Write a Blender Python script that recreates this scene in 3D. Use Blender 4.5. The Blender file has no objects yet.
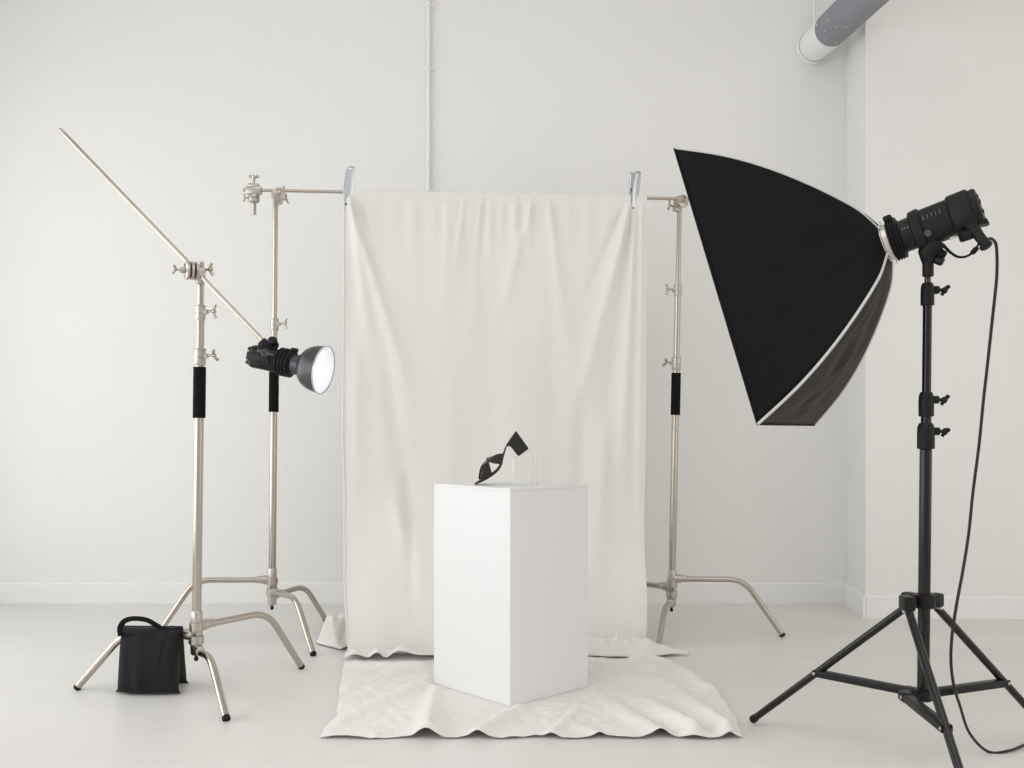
import bpy, bmesh, math, random
from mathutils import Vector, Matrix, noise
random.seed(7)
C = bpy.context.scene.collection
F, CX, HY, CH = 1000.0, 512.0, 430.0, 0.95        # focal length in pixels, horizon, camera height (metres)
V = Vector
def P(x, y, d): return V(((x-CX)*d/F, d, CH-(y-HY)*d/F))   # photo point at a given distance
def G(x, y): d = F*CH/(y-HY); return V(((x-CX)*d/F, d, 0))  # photo point standing on the floor
def lerp(a, b, t): return a+(b-a)*t
def sm(t): t = max(0., min(1., t)); return t*t*(3-2*t)
def interp(pts, t):
    if t <= pts[0][0]: return pts[0][1]
    for (a, va), (b, vb) in zip(pts, pts[1:]):
        if t <= b: return va+(vb-va)*(t-a)/(b-a)
    return pts[-1][1]

# ------------------------------------------------------------------ materials
def mat(name, col, rough=.5, metal=0., bump=0., bscale=200., var=0., vscale=3., spec=.5, trans=0., stretch=None, coat=0., sheen=0., ior=1.45, translucent=0., detail=4.):
    m = bpy.data.materials.new(name); m.use_nodes = True
    nt = m.node_tree; b = nt.nodes['Principled BSDF']
    b.inputs['Base Color'].default_value = (*col, 1); b.inputs['Roughness'].default_value = rough
    b.inputs['Metallic'].default_value = metal; b.inputs['Specular IOR Level'].default_value = spec
    b.inputs['Transmission Weight'].default_value = trans; b.inputs['IOR'].default_value = ior
    b.inputs['Coat Weight'].default_value = coat; b.inputs['Sheen Weight'].default_value = sheen
    tc = nt.nodes.new('ShaderNodeTexCoord'); vec = tc.outputs['Object']
    if stretch:
        mp = nt.nodes.new('ShaderNodeMapping'); mp.inputs['Scale'].default_value = stretch
        nt.links.new(vec, mp.inputs['Vector']); vec = mp.outputs['Vector']
    if var:
        n = nt.nodes.new('ShaderNodeTexNoise'); n.inputs['Scale'].default_value = vscale; n.inputs['Detail'].default_value = detail
        n.inputs['Roughness'].default_value = .6
        nt.links.new(vec, n.inputs['Vector'])
        r = nt.nodes.new('ShaderNodeValToRGB'); r.color_ramp.elements[0].position = .3; r.color_ramp.elements[1].position = .7
        r.color_ramp.elements[0].color = (*[c*(1-var) for c in col], 1); r.color_ramp.elements[1].color = (*[min(1, c*(1+var)) for c in col], 1)
        nt.links.new(n.outputs['Fac'], r.inputs['Fac']); nt.links.new(r.outputs['Color'], b.inputs['Base Color'])
    if bump:
        n2 = nt.nodes.new('ShaderNodeTexNoise'); n2.inputs['Scale'].default_value = bscale; n2.inputs['Detail'].default_value = 5
        nt.links.new(vec, n2.inputs['Vector'])
        bp = nt.nodes.new('ShaderNodeBump'); bp.inputs['Strength'].default_value = bump; bp.inputs['Distance'].default_value = .01
        nt.links.new(n2.outputs['Fac'], bp.inputs['Height']); nt.links.new(bp.outputs['Normal'], b.inputs['Normal'])
    if translucent:
        tr = nt.nodes.new('ShaderNodeBsdfTranslucent'); tr.inputs['Color'].default_value = (*col, 1)
        mx = nt.nodes.new('ShaderNodeMixShader'); mx.inputs['Fac'].default_value = translucent
        nt.links.new(b.outputs[0], mx.inputs[1]); nt.links.new(tr.outputs[0], mx.inputs[2])
        nt.links.new(mx.outputs[0], nt.nodes['Material Output'].inputs['Surface'])
    return m
M = {
 'wall': mat('wall_paint', (.88,.873,.858), .85, bump=.04, bscale=60, var=.012, vscale=1.2),
 'trim': mat('trim_paint', (.90,.90,.885), .45),
 'ceil': mat('ceiling_paint', (.87,.865,.85), .9),
 'floor': mat('polished_concrete', (.745,.732,.705), .38, var=.055, vscale=1.1, bump=.03, bscale=25, stretch=(.5,1.6,1), detail=8, spec=.4),
 'chrome': mat('nickel_steel', (.50,.45,.40), .20, 1.),
 'chrome_dark': mat('cast_steel', (.54,.495,.45), .34, 1., bump=.05, bscale=90),
 'foam': mat('black_foam', (.007,.007,.0075), .9, bump=.2, bscale=500, spec=.2),
 'rubber': mat('black_rubber', (.009,.009,.010), .6, spec=.3),
 'screw': mat('dark_screw', (.05,.045,.045), .4),
 'cloth': mat('cotton_muslin', (.915,.897,.865), .9, bump=.10, bscale=90, var=.01, vscale=30, sheen=.1, translucent=.12, spec=.2),
 'sheet': mat('cotton_sheet', (.875,.848,.818), .9, bump=.16, bscale=60, var=.01, vscale=30, sheen=.1, translucent=.05, spec=.2),
 'ped': mat('white_laminate', (.85,.85,.855), .38, spec=.4),
 'acrylic': mat('clear_acrylic', (1,1,1), .02, trans=1., ior=1.35),
 'leather': mat('black_patent_leather', (.010,.008,.008), .2, coat=.3, bump=.03, bscale=120),
 'sole': mat('black_sole', (.02,.016,.015), .4),
 'insole': mat('tan_insole', (.62,.38,.26), .5),
 'bag': mat('black_canvas', (.014,.0125,.016), .75, bump=.25, bscale=160, var=.15, vscale=14, sheen=.05, spec=.25),
 'webbing': mat('black_webbing', (.010,.009,.011), .8, bump=.3, bscale=300, spec=.25),
 'blk': mat('black_plastic', (.007,.007,.0075), .42, bump=.03, bscale=300, spec=.35),
 'blkgloss': mat('black_enamel_tube', (.006,.005,.006), .17, spec=.5),
 'blksat': mat('black_matt_casting', (.010,.0095,.010), .5, bump=.04, bscale=200, spec=.3),
 'anod': mat('dark_anodised_metal', (.10,.095,.10), .30, 1.),
 'reflector': mat('grey_reflector_shell', (.10,.10,.11), .40, .9),
 'silverin': mat('silver_reflector_lining', (.93,.94,.96), .5, .25),
 'glass': mat('frosted_dome_glass', (.95,.97,1), .35, spec=.6),
 'sensor': mat('pale_sensor_window', (.75,.75,.72), .3),
 'sbfab': mat('softbox_fabric', (.0055,.005,.0055), .7, bump=.25, bscale=7, spec=.2),
 'sbfab_bounce': mat('softbox_fabric_bounce_tint', (.018,.0125,.010), .55, bump=.3, bscale=9, spec=.2),  # same softbox fabric, with brown floor bounce put into its colour
 'piping': mat('grey_reflective_piping', (.62,.62,.60), .6),
 'sbin': mat('softbox_silver_lining', (.8,.8,.82), .4, .6),
 'diff': mat('white_diffuser_cloth', (.88,.88,.88), .8, translucent=.4),
 'ring': mat('brushed_aluminium_ring', (.66,.63,.60), .38, .9, bump=.05, bscale=80),
 'clip': mat('zinc_plated_steel', (.66,.70,.74), .28, 1.),
 'pipew': mat('white_pipe_paint', (.88,.88,.86), .55),
 'pipeg': mat('grey_pipe_wrap', (.27,.275,.31), .7, bump=.2, bscale=12, var=.06, vscale=4),
 'fleck': mat('plaster_fleck', (.8,.8,.78), .8),
 'cable': mat('black_cable', (.02,.014,.016), .45),
 'white': mat('white_print', (.6,.6,.6), .6),
 'red': mat('red_print', (.35,.05,.04), .5),
 'winframe': mat('white_window_frame', (.85,.85,.85), .5),
}

_b = M['glass'].node_tree.nodes['Principled BSDF']; _b.inputs['Emission Color'].default_value = (.93, .97, 1, 1); _b.inputs['Emission Strength'].default_value = 5.
# ------------------------------------------------------------------ mesh helpers
def obj(name, bm, m, parent=None, smooth=True, angle=40):
    me = bpy.data.meshes.new(name)
    bmesh.ops.recalc_face_normals(bm, faces=bm.faces[:])
    if smooth:
        ca = math.radians(angle)
        for f in bm.faces: f.smooth = True
        for e in bm.edges:
            if len(e.link_faces) == 2 and e.calc_face_angle(0) > ca: e.smooth = False
    bm.to_mesh(me); bm.free()
    o = bpy.data.objects.new(name, me); C.objects.link(o)
    for x in (m if isinstance(m, (list, tuple)) else [m]): me.materials.append(M[x])
    if parent:
        o.parent = parent
        q = parent; off = V((0,0,0))
        while q: off += q.location; q = q.parent
        me.transform(Matrix.Translation(-off))
    else:
        bb = [v.co for v in me.vertices]
        c = V(((min(v.x for v in bb)+max(v.x for v in bb))/2, (min(v.y for v in bb)+max(v.y for v in bb))/2, min(v.z for v in bb)))
        me.transform(Matrix.Translation(-c)); o.location = c
    return o
def tag(o, label, cat, group=None):
    o['label'] = label; o['category'] = cat
    if group: o['group'] = group
    return o
def thing(name, loc, label, cat, group=None):
    o = bpy.data.objects.new(name, None); C.objects.link(o); o.location = loc; o.empty_display_size = .1
    return tag(o, label, cat, group)
def struct(name, bm, m, **k):
    o = obj(name, bm, m, **k); o['kind'] = 'structure'; return o
def B(): return bmesh.new()
def frame(axis, up=V((0,0,1))):
    z = V(axis).normalized(); x = V(up)-z*V(up).dot(z)
    if x.length < 1e-4: x = V((1,0,0))-z*z.x
    x.normalize(); y = z.cross(x)
    return Matrix((x, y, z)).transposed()
def add_box(bm, c, s, rot=None, bev=0., seg=2):
    t = bmesh.new(); bmesh.ops.create_cube(t, size=1)
    for v in t.verts: v.co = V((v.co.x*s[0], v.co.y*s[1], v.co.z*s[2]))
    if bev: bmesh.ops.bevel(t, geom=t.edges[:], offset=bev, segments=seg, affect='EDGES', profile=.5)
    mtx = (rot or Matrix.Identity(3)).to_4x4(); mtx.translation = V(c)
    t.transform(mtx); merge(bm, t)
def merge(bm, t):
    me = bpy.data.meshes.new('tmp'); t.to_mesh(me); t.free(); bm.from_mesh(me); bpy.data.meshes.remove(me)
def add_tube(bm, pts, r, seg=16, cap=True, flat=None):
    """sweep a circle (or an ellipse of flat=(rx, ry, up)) along a path; r may be a list"""
    pts = [V(p) for p in pts]; n = len(pts)
    rs = r if isinstance(r, (list, tuple)) else [r]*n
    tang = [(pts[min(i+1, n-1)]-pts[max(i-1, 0)]).normalized() for i in range(n)]
    fr = frame(tang[0], flat[2] if flat else V((0,0,1)))
    x = fr.col[0].copy(); rings = []
    for i in range(n):
        t = tang[i]
        x = x-t*x.dot(t); x.normalize(); y = t.cross(x)
        ring = []
        for k in range(seg):
            a = 2*math.pi*k/seg
            rx, ry = (flat[0], flat[1]) if flat else (rs[i], rs[i])
            ring.append(bm.verts.new(pts[i]+x*math.cos(a)*rx+y*math.sin(a)*ry))
        rings.append(ring)
    for a, b in zip(rings, rings[1:]):
        for k in range(seg): bm.faces.new((a[k], a[(k+1) % seg], b[(k+1) % seg], b[k]))
    if cap: bm.faces.new(rings[0][::-1]); bm.faces.new(rings[-1])
def add_lathe(bm, o, axis, prof, seg=32, up=V((0,0,1)), cap=True, sq=0.):
    """revolve profile [(t, r)] about axis from o; sq > 0 squares the section"""
    fr = frame(axis, up); rings = []
    for t, r in prof:
        ring = []
        for k in range(seg):
            a = 2*math.pi*(k+.5)/seg; c, s = math.cos(a), math.sin(a)
            e = 1.
            if sq: e = 1/((abs(c)**(2+sq)+abs(s)**(2+sq))**(1/(2+sq)))
            ring.append(bm.verts.new(V(o)+fr @ V((c*r*e, s*r*e, t))))
        rings.append(ring)
    for a, b in zip(rings, rings[1:]):
        for k in range(seg): bm.faces.new((a[k], a[(k+1) % seg], b[(k+1) % seg], b[k]))
    if cap: bm.faces.new(rings[0][::-1]); bm.faces.new(rings[-1])
def cyl(bm, a, b, r, seg=24, bev=0.):
    a = V(a); b = V(b); L = (b-a).length
    if bev: add_lathe(bm, a, b-a, [(0, r-bev), (bev, r), (L-bev, r), (L, r-bev)], seg)
    else: add_lathe(bm, a, b-a, [(0, r), (L, r)], seg)
def add_grid(bm, fn, nu, nv):
    g = [[bm.verts.new(fn(i/nu, j/nv)) for i in range(nu+1)] for j in range(nv+1)]
    for j in range(nv):
        for i in range(nu): bm.faces.new((g[j][i], g[j][i+1], g[j+1][i+1], g[j+1][i]))
    return g
def solid(o, t, off=0.):
    s = o.modifiers.new('thickness', 'SOLIDIFY'); s.thickness = t; s.offset = off
def spline(pts, n=8):
    pts = [V(p) for p in pts]; q = [pts[0]*2-pts[1]]+pts+[pts[-1]*2-pts[-2]]; out = []
    for i in range(1, len(q)-2):
        for k in range(n):
            t = k/n; a, b, c, d = q[i-1], q[i], q[i+1], q[i+2]
            out.append(.5*((2*b)+(c-a)*t+(2*a-5*b+4*c-d)*t*t+(3*b-a-3*c+d)*t**3))
    out.append(pts[-1]); return out
def rounded(pts, rad, n=8):
    """polyline whose inner corners are rounded"""
    pts = [V(p) for p in pts]; out = [pts[0]]
    for a, b, c in zip(pts, pts[1:], pts[2:]):
        p = b+(a-b).normalized()*rad; q = b+(c-b).normalized()*rad
        for k in range(n+1):
            t = k/n; out.append(p*(1-t)**2+b*2*t*(1-t)+q*t*t)
    out.append(pts[-1]); return out

# ------------------------------------------------------------------ the room
YB = 5.49; XL = -3.35; HC = 4.1; YF = -1.6
PX0, PX1, PY = 1.836, 1.789, 5.06      # the pier's side starts at the back wall (PX0) and ends at its front corner (PX1, PY)
XR = 4.2; PYR = 4.98
def quadbox(pts, z0, z1):
    bm = B(); lo = [bm.verts.new((x, y, z0)) for x, y in pts]; hi = [bm.verts.new((x, y, z1)) for x, y in pts]
    n = len(pts)
    for i in range(n): bm.faces.new((lo[i], lo[(i+1) % n], hi[(i+1) % n], hi[i]))
    bm.faces.new(lo[::-1]); bm.faces.new(hi); return bm
struct('floor', quadbox([(XL-.2, YF), (XR+.2, YF), (XR+.2, YB+.2), (XL-.2, YB+.2)], -.12, 0), 'floor', smooth=False)
struct('wall_back', quadbox([(XL-.2, YB), (XR+.2, YB), (XR+.2, YB+.2), (XL-.2, YB+.2)], 0, HC), 'wall', smooth=False)
struct('wall_pier', quadbox([(PX0, YB), (PX1, PY), (XR, PYR), (XR, YB)], 0, HC), 'wall', smooth=False)
RW = (-.2, 3.4, .3, 2.9)               # opening of an unseen window added in the right wall for fill: y0, y1, z0, z1
bm = B()
for y0, y1, z0, z1 in ((YF, RW[0], 0, HC), (RW[1], YB, 0, HC), (RW[0], RW[1], 0, RW[2]), (RW[0], RW[1], RW[3], HC)):
    add_box(bm, (XR+.1, (y0+y1)/2, (z0+z1)/2), (.2, y1-y0, z1-z0))
struct('wall_right', bm, 'wall', smooth=False)
bm = B()
for y in (RW[0]+.025, (RW[0]*2+RW[1])/3, (RW[0]+RW[1]*2)/3, RW[1]-.025): add_box(bm, (XR+.1, y, (RW[2]+RW[3])/2), (.06, .05, RW[3]-RW[2]), bev=.004)
for z in (RW[2]+.025, RW[3]-.025): add_box(bm, (XR+.1, (RW[0]+RW[1])/2, z), (.06, RW[1]-RW[0]-.002, .05), bev=.004)
struct('window_4', bm, 'winframe', smooth=False)
RL = (-1.9, 2.7, -.9, 2.3)             # opening of an unseen rooflight added for overhead fill: x0, x1, y0, y1
bm = B()
for x0, x1, y0, y1 in ((XL-.2, XR+.2, YF, RL[2]), (XL-.2, XR+.2, RL[3], YB+.2), (XL-.2, RL[0], RL[2], RL[3]), (RL[1], XR+.2, RL[2], RL[3])):
    add_box(bm, ((x0+x1)/2, (y0+y1)/2, HC+.075), (x1-x0, y1-y0, .15))
struct('ceiling', bm, 'ceil', smooth=False)
bm = B()
for k in range(4): add_box(bm, (lerp(RL[0]+.03, RL[1]-.03, k/3), (RL[2]+RL[3])/2, HC+.075), (.06, RL[3]-RL[2], .08), bev=.004)
for y in (RL[2]+.03, RL[3]-.03): add_box(bm, ((RL[0]+RL[1])/2, y, HC+.075), (RL[1]-RL[0]-.002, .06, .08), bev=.004)
struct('window_5', bm, 'winframe', smooth=False)
# left wall with three tall windows, all nearer than what the photo shows
bm = B(); WZ0, WZ1 = .25, 2.75; wins = [(-1.3, .1), (.6, 2.2), (2.8, 4.8)]
def wb(x0, x1, y0, y1, z0, z1, b=None): add_box(b if b is not None else bm, ((x0+x1)/2, (y0+y1)/2, (z0+z1)/2), (x1-x0, y1-y0, z1-z0))
wb(XL-.2, XL, YF, YB, 0, WZ0); wb(XL-.2, XL, YF, YB, WZ1, HC)
e = [YF]+[v for w in wins for v in w]+[YB]
for a, b in zip(e[::2], e[1::2]): wb(XL-.2, XL, a, b, WZ0, WZ1)
struct('wall_left', bm, 'wall', smooth=False)
for i, (a, b) in enumerate(wins):
    bm = B(); t = .05
    for y in (a+t/2, (a+b)/2, b-t/2): add_box(bm, (XL-.12, y, (WZ0+WZ1)/2), (.06, t, WZ1-WZ0), bev=.004)
    for z in (WZ0+t/2, (WZ0+WZ1)/2, WZ1-t/2): add_box(bm, (XL-.12, (a+b)/2, z), (.06, b-a-.002, t), bev=.004)
    struct('window_%d' % (i+1), bm, 'winframe', smooth=False)
bb_h, bb_t = .112, .016
def base(name, a, b, side, ext=(0, 0)):
    a = V((*a, 0)); b = V((*b, 0)); d = (b-a).normalized(); n = V((-d.y, d.x, 0))*side
    a = a-d*ext[0]; b = b+d*ext[1]
    bm = B(); pr = [(0, 0), (bb_t, 0), (bb_t, bb_h-.006), (bb_t-.006, bb_h), (0, bb_h)]
    l = [bm.verts.new(a+n*x+V((0,0,z))) for x, z in pr]; r = [bm.verts.new(b+n*x+V((0,0,z))) for x, z in pr]
    for i in range(5): bm.faces.new((l[i], l[(i+1) % 5], r[(i+1) % 5], r[i]))
    bm.faces.new(l[::-1]); bm.faces.new(r)
    struct(name, bm, 'trim', smooth=False)
base('baseboard_back', (XL+bb_t, YB), (PX0-bb_t, YB), -1)
base('baseboard_pier_side', (PX0, YB), (PX1, PY), -1, (-.001, bb_t*.9))
base('baseboard_pier_front', (PX1, PY), (XR, PYR), -1, (bb_t*.0, 0))
base('baseboard_left', (XL, YF), (XL, YB), -1)

# conduit on the back wall
root = thing('wall_conduit', (P(428.2, 0, YB).x, YB-.016, .3), 'thin white painted conduit running up the back wall behind the backdrop', 'pipe')
cx = root.location.x; bm = B(); cyl(bm, (cx, YB-.017, .3), (cx+.004, YB-.017, HC), .0105, 20); obj('conduit_tube', bm, 'trim', root)
for yy in (6, 69, -62):
    z = P(0, yy, YB).z; bm = B()
    add_box(bm, (cx+.006, YB-.0035, z), (.062, .007, .018), bev=.002)
    add_lathe(bm, (cx, YB-.017, z-.011), (0,0,1), [(0, .0135), (.022, .0135)], 24)
    obj('conduit_clip', bm, 'trim', root)

# the fat pipe under the ceiling
pa = P(811, 49, YB); pb = P(864, -2, 4.72); pd = (pb-pa).normalized(); pend = pa+pd*(pb-pa).length*4.2; PR = .088
root = thing('ceiling_pipe', pa, 'fat round pipe at top right, white at the wall end and wrapped in grey', 'pipe')
tg = .325
pa0 = pa+pd*.0
bm = B(); cyl(bm, pa0-pd*.0, pa+pd*tg, PR*.97, 48, .004); obj('white_section', bm, 'pipew', root)
bm = B(); cyl(bm, pa+pd*tg, pend, PR, 48, .003); w = obj('grey_section', bm, 'pipeg', root); w['label'] = 'grey wrapped length of pipe'
for t, a in ((.36, -.9), (.40, .15), (.45, -.2), (.52, -.55), (.62, .5), (.40, .8), (.57, .1)):
    c = pa+pd*t; nn = V((0,0,CH))-c; nn = (nn-pd*nn.dot(pd)).normalized(); q = Matrix.Rotation(a, 3, pd) @ nn
    bm = B(); add_box(bm, c+q*PR, (.007, .007, .007), frame(q), .002); obj('plaster_fleck', bm, 'fleck', w)
hx = pa+pd*.055; bm = B()
fr = frame(pd); add_lathe(bm, hx-pd*.015, pd, [(0, PR*1.0), (0, PR*1.05), (.03, PR*1.05), (.03, PR*1.0)], 48, cap=False)
rx = P(814.5, 10, hx.y)
cyl(bm, (hx.x, hx.y, hx.z+PR), (hx.x, hx.y, HC), .006, 12)
obj('pipe_hanger', bm, 'pipew', root)

# ------------------------------------------------------------------ C-stands
def t_handle(bm, o, d, up=V((0,0,1)), s=1., wing=.026):
    """threaded stem along d ending in a T-shaped wing"""
    d = V(d).normalized(); o = V(o)
    cyl(bm, o, o+d*.026*s, .0045*s, 12)
    add_lathe(bm, o+d*.02*s, d, [(0, .0055*s), (.004*s, .0085*s), (.012*s, .0085*s), (.016*s, .005*s)], 16)
    fr = frame(d, up); c = o+d*.029*s; x = fr.col[0]
    pts = [c-x*wing*s+d*.006*s, c-x*wing*.5*s, c, c+x*wing*.5*s, c+x*wing*s+d*.006*s]
    add_tube(bm, spline(pts, 4), [.0065*s]*2+[.0055*s]*5+[.007*s]*3+[.0055*s]*5+[.0065*s]*2, 12)
def screw(parent, o, d, r=.004):
    bm = B(); d = V(d).normalized(); cyl(bm, V(o)-d*.001, V(o)+d*.0022, r, 12); return obj('screw', bm, 'screw', parent)
def grip_head(parent, c, ax, up, hdl=1., mtl='chrome_dark', s=1., side=1):
    """grip head: two round jaws on a centre bolt, a yoke clamp, a long T-handle and a small one"""
    c = V(c); ax = V(ax).normalized(); fr = frame(ax, up); u = fr.col[0]; w = fr.col[1]
    bm = B()
    for t0, t1 in ((-.030, -.016), (-.0145, -.001), (.001, .012)):
        add_lathe(bm, c+ax*t0*s, ax, [(0, .026*s), (.003*s, .032*s), ((t1-t0)*s-.003*s, .032*s), ((t1-t0)*s, .026*s)], 36)
    add_lathe(bm, c+ax*.012*s, ax, [(0, .017*s), (.02*s, .017*s), (.024*s, .012*s)], 28)
    add_box(bm, c-u*.022*s+ax*.022*s, (.044*s, .032*s, .03*s), fr, .005*s)
    cyl(bm, c-ax*.045*s, c-ax*.03*s, .010*s, 20)
    g = obj('grip_head', bm, mtl, parent)
    bm = B(); t_handle(bm, c-ax*.042*s, -ax, u*.8+w, hdl*s, .024); obj('handle', bm, 'chrome', g)
    bm = B(); t_handle(bm, c+ax*.030*s-u*.022*s+w*.014*side*s, w*side, u, .9*s); obj('handle', bm, 'chrome', g)
    screw(g, c-ax*.0305*s+u*.018*s, -ax, .0042); return g
def c_stand(bot, top, hub, legs, levels, cuts, knob_dir, head, label, foam, name='c_stand'):
    """bot/top: ends of the slightly leaning column; cuts: heights of the two collars; legs: feet positions; levels: root heights"""
    root = thing(name, (bot.x, bot.y, 0), label, 'light stand', 'nickel coloured turtle-base stands')
    ax = lambda z: bot+(top-bot)*((z-bot.z)/(top.z-bot.z))
    z1, z2 = cuts
    bm = B(); cyl(bm, ax(hub[0]), ax(z1), .0165, 28, .002); obj('lower_column', bm, 'chrome', root)
    bm = B(); cyl(bm, ax(z1), ax(z2), .0145, 28, .001); obj('middle_column', bm, 'chrome', root)
    bm = B(); cyl(bm, ax(z2), top, .0115, 28, .001); obj('top_column', bm, 'chrome', root)
    for z, rr, h in ((z1, .0215, .062), (z2, .0185, .056)):
        bm = B(); a = ax(z-h*.55); d = (top-bot).normalized()
        add_lathe(bm, a, d, [(0, rr*.9), (.003, rr), (h*.42, rr), (h*.44, rr*.93), (h*.48, rr*.93), (h*.5, rr), (h*.9, rr), (h*.93, rr*1.12), (h*.97, rr*1.12), (h, rr*.85)], 32)
        k = V(knob_dir).normalized(); add_box(bm, ax(z)+k*rr*.9, (.018, .018, .024), frame(k), .003)
        c = obj('collar', bm, 'chrome_dark', root)
        bm = B(); t_handle(bm, ax(z+.002)+k*(rr+.006), k, V((0,0,1)) if z == z2 else V((.3,-.6,.5)), .95); obj('knob', bm, 'chrome', c)
    bm = B(); add_lathe(bm, ax(foam[0]), top-bot, [(0, .018), (0, .0225), (foam[1]-foam[0], .0225), (foam[1]-foam[0], .018)], 32, cap=False)
    obj('foam_grip', bm, 'foam', root)
    # hub
    zt = hub[1]; bm = B(); a = ax(hub[0])
    d = (top-bot).normalized(); L = zt-hub[0]
    add_lathe(bm, a, d, [(0, .012), (.006, .020), (L*.25, .021), (L*.27, .027), (L*.45, .027), (L*.47, .022), (L*.55, .022), (L*.57, .026), (L*.76, .026), (L*.78, .0205), (L, .0205), (L+.004, .018)], 32)
    hubo = obj('base_hub', bm, 'chrome_dark', root)
    bm = B(); add_lathe(bm, a-V((0,0,.022)), (0,0,1), [(0, .004), (.004, .008), (.012, .008), (.02, .004), (.024, .004)], 16); obj('base_plug', bm, 'rubber', root)
    screw(hubo, ax(hub[0]+L*.5)+V((0,-.0225,0)), (0,-1,0), .005)
    for foot, zl in zip(legs, levels):
        c = ax(zl); dr = V((foot.x-c.x, foot.y-c.y, 0)); R = dr.length; dr.normalize()
        p0 = c+dr*.012; p1 = c+dr*.055; bend = V((c.x, c.y, 0))+dr*(R*.66)+V((0,0,.252)); f = V((foot.x, foot.y, .012))
        bend.z = zl+.010
        if zl < .17: bend = V((c.x, c.y, 0))+dr*(R*.52)+V((0,0,zl+.015))
        elif zl < .23: bend = V((c.x, c.y, 0))+dr*(R*.60)+V((0,0,zl+.008))
        bm = B(); path = rounded([p1, bend, f], .07, 10)
        add_tube(bm, path, .0128, 20); lg = obj('leg', bm, 'chrome', root)
        bm = B(); dd = (path[2]-p1).normalized()
        add_lathe(bm, p0, dd, [(0, .021), (.026, .021), (.036, .017), (.058, .016), (.060, .0135)], 24); obj('leg_socket', bm, 'chrome_dark', lg)
        bm = B(); df = (f-path[-2]).normalized(); cyl(bm, f-df*.004, f+df*.010, .0137, 20, .002); obj('foot_cap', bm, 'rubber', lg)
    if head: grip_head(root, *head)
    return root

# stand at the left front
dA = 3.65; bA = P(196.2, 655, dA); tA = P(201, 262, dA)
c_stand(bA, tA, (P(0, 655, dA).z, P(0, 612, dA).z), [G(78, 690), G(226, 721), G(301, 669)], [.205, .15, .236],
        (P(0, 356, dA).z, P(0, 312, dA).z), (1, -.1, 0),
        (P(194, 271, 3.605), V((.86, .50, 0)), V((.1,0,1)), .75, 'chrome_dark', 1.05, -1),
        'nickel stand at front left carrying the boom arm, a sandbag on its leg', (P(0, 418, dA).z, P(0, 367, dA).z))
gh = [o for o in bpy.data.objects if o.name.startswith('grip_head')][0]
bm = B(); t_handle(bm, P(203, 270, 3.63), (1, -.2, .05), V((.5,0,-.6)), 1.05, .020); obj('handle', bm, 'chrome', gh)
# back left stand
dB = 4.6; bB = P(272, 605, dB); tB = P(275.5, 200, dB)
c_stand(bB, tB, (P(0, 605, dB).z, P(0, 569, dB).z), [V((-1.60, 4.47, 0)), G(313, 656), G(325, 621)], [.262, .21, .19],
        (P(0, 361, dB).z, P(0, 324, dB).z), (1, -.1, 0),
        (P(278, 195, dB-.02), V((.35, -.93, 0))*-1, V((-.3,0,1)), 1.2, 'chrome_dark', .95, 1),
        'nickel stand behind the strobe, holding the left end of the crossbar', (P(0, 412, dB).z, P(0, 367.5, dB).z))
# right stand
dC = 4.75; bC = P(671.5, 607, dC); tC = P(679.5, 208, dC)
c_stand(bC, tC, (P(0, 607, dC).z, P(0, 571, dC).z), [V((.33, 4.99, 0)), V((.63, 4.31, 0)), G(782, 637)], [.205, .135, .245],
        (P(0, 363, dC).z, P(0, 290, dC).z), (-1, -.2, 0),
        (P(680, 202, dC-.02), V((.5, -.86, 0))*-1, V((.2,0,1)), 1.2, 'chrome_dark', .95, -1),
        'nickel stand right of the backdrop, holding the right end of the crossbar', (P(0, 415, dC).z, P(0, 373, dC).z))

# crossbar through the two heads
cb0 = P(243, 190, 4.555); cb1 = P(688, 199, 4.715)
bm = B(); cyl(bm, cb0, cb1, .0075, 20, .002); tag(obj('crossbar', bm, 'chrome'), 'thin steel crossbar spanning the two rear stands, carrying the backdrop', 'pole')
def barY(x): t = (x-cb0.x)/(cb1.x-cb0.x); return cb0.lerp(cb1, t)
# spare grip head hanging on the bar's left end
g0 = barY(P(254, 190, 4.56).x)
root = thing('grip_head', g0, 'spare steel grip head clamped on the left end of the crossbar', 'clamp')
bm = B(); add_box(bm, g0+V((0,0,-.002)), (.072, .036, .036), None, .006)
add_lathe(bm, g0+V((.0,0,-.018)), (0,0,-1), [(0, .022), (.004, .025), (.016, .025), (.018, .021), (.02, .025), (.034, .025), (.038, .02), (.042, .012)], 32)
add_box(bm, g0+V((0,0,.022)), (.05, .03, .016), None, .004); obj('jaw', bm, 'chrome_dark', root)
bm = B(); t_handle(bm, g0+V((0,0,.026)), (0,0,1), (1,0,0), 1.15, .018); obj('knob', bm, 'chrome', root)
bm = B(); t_handle(bm, g0+V((-.022,0,-.036)), (-1,-.4,0), (0,0,1), .7); obj('knob', bm, 'chrome', root)
bm = B(); cyl(bm, g0+V((0.001,0,-.056)), g0+V((.001,0,-.112)), .0095, 20, .002); obj('stud', bm, 'chrome', root)

# boom arm
b0 = P(59.5, 128.5, 3.74); b1 = P(266, 344, 3.55); bd = (b1-b0).normalized()
root = thing('boom_arm', P(188, 262, 3.61), 'long thin steel boom arm slanting across the left front stand', 'pole')
bm = B(); cyl(bm, b0+bd*.03, b1, .0080, 20, .001); obj('arm_tube', bm, 'chrome', root)
bm = B(); add_lathe(bm, b0, bd, [(0, .004), (.003, .006), (.014, .006), (.016, .0035), (.022, .0035), (.024, .0075), (.034, .0085)], 16); obj('arm_tip', bm, 'chrome_dark', root)

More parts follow.
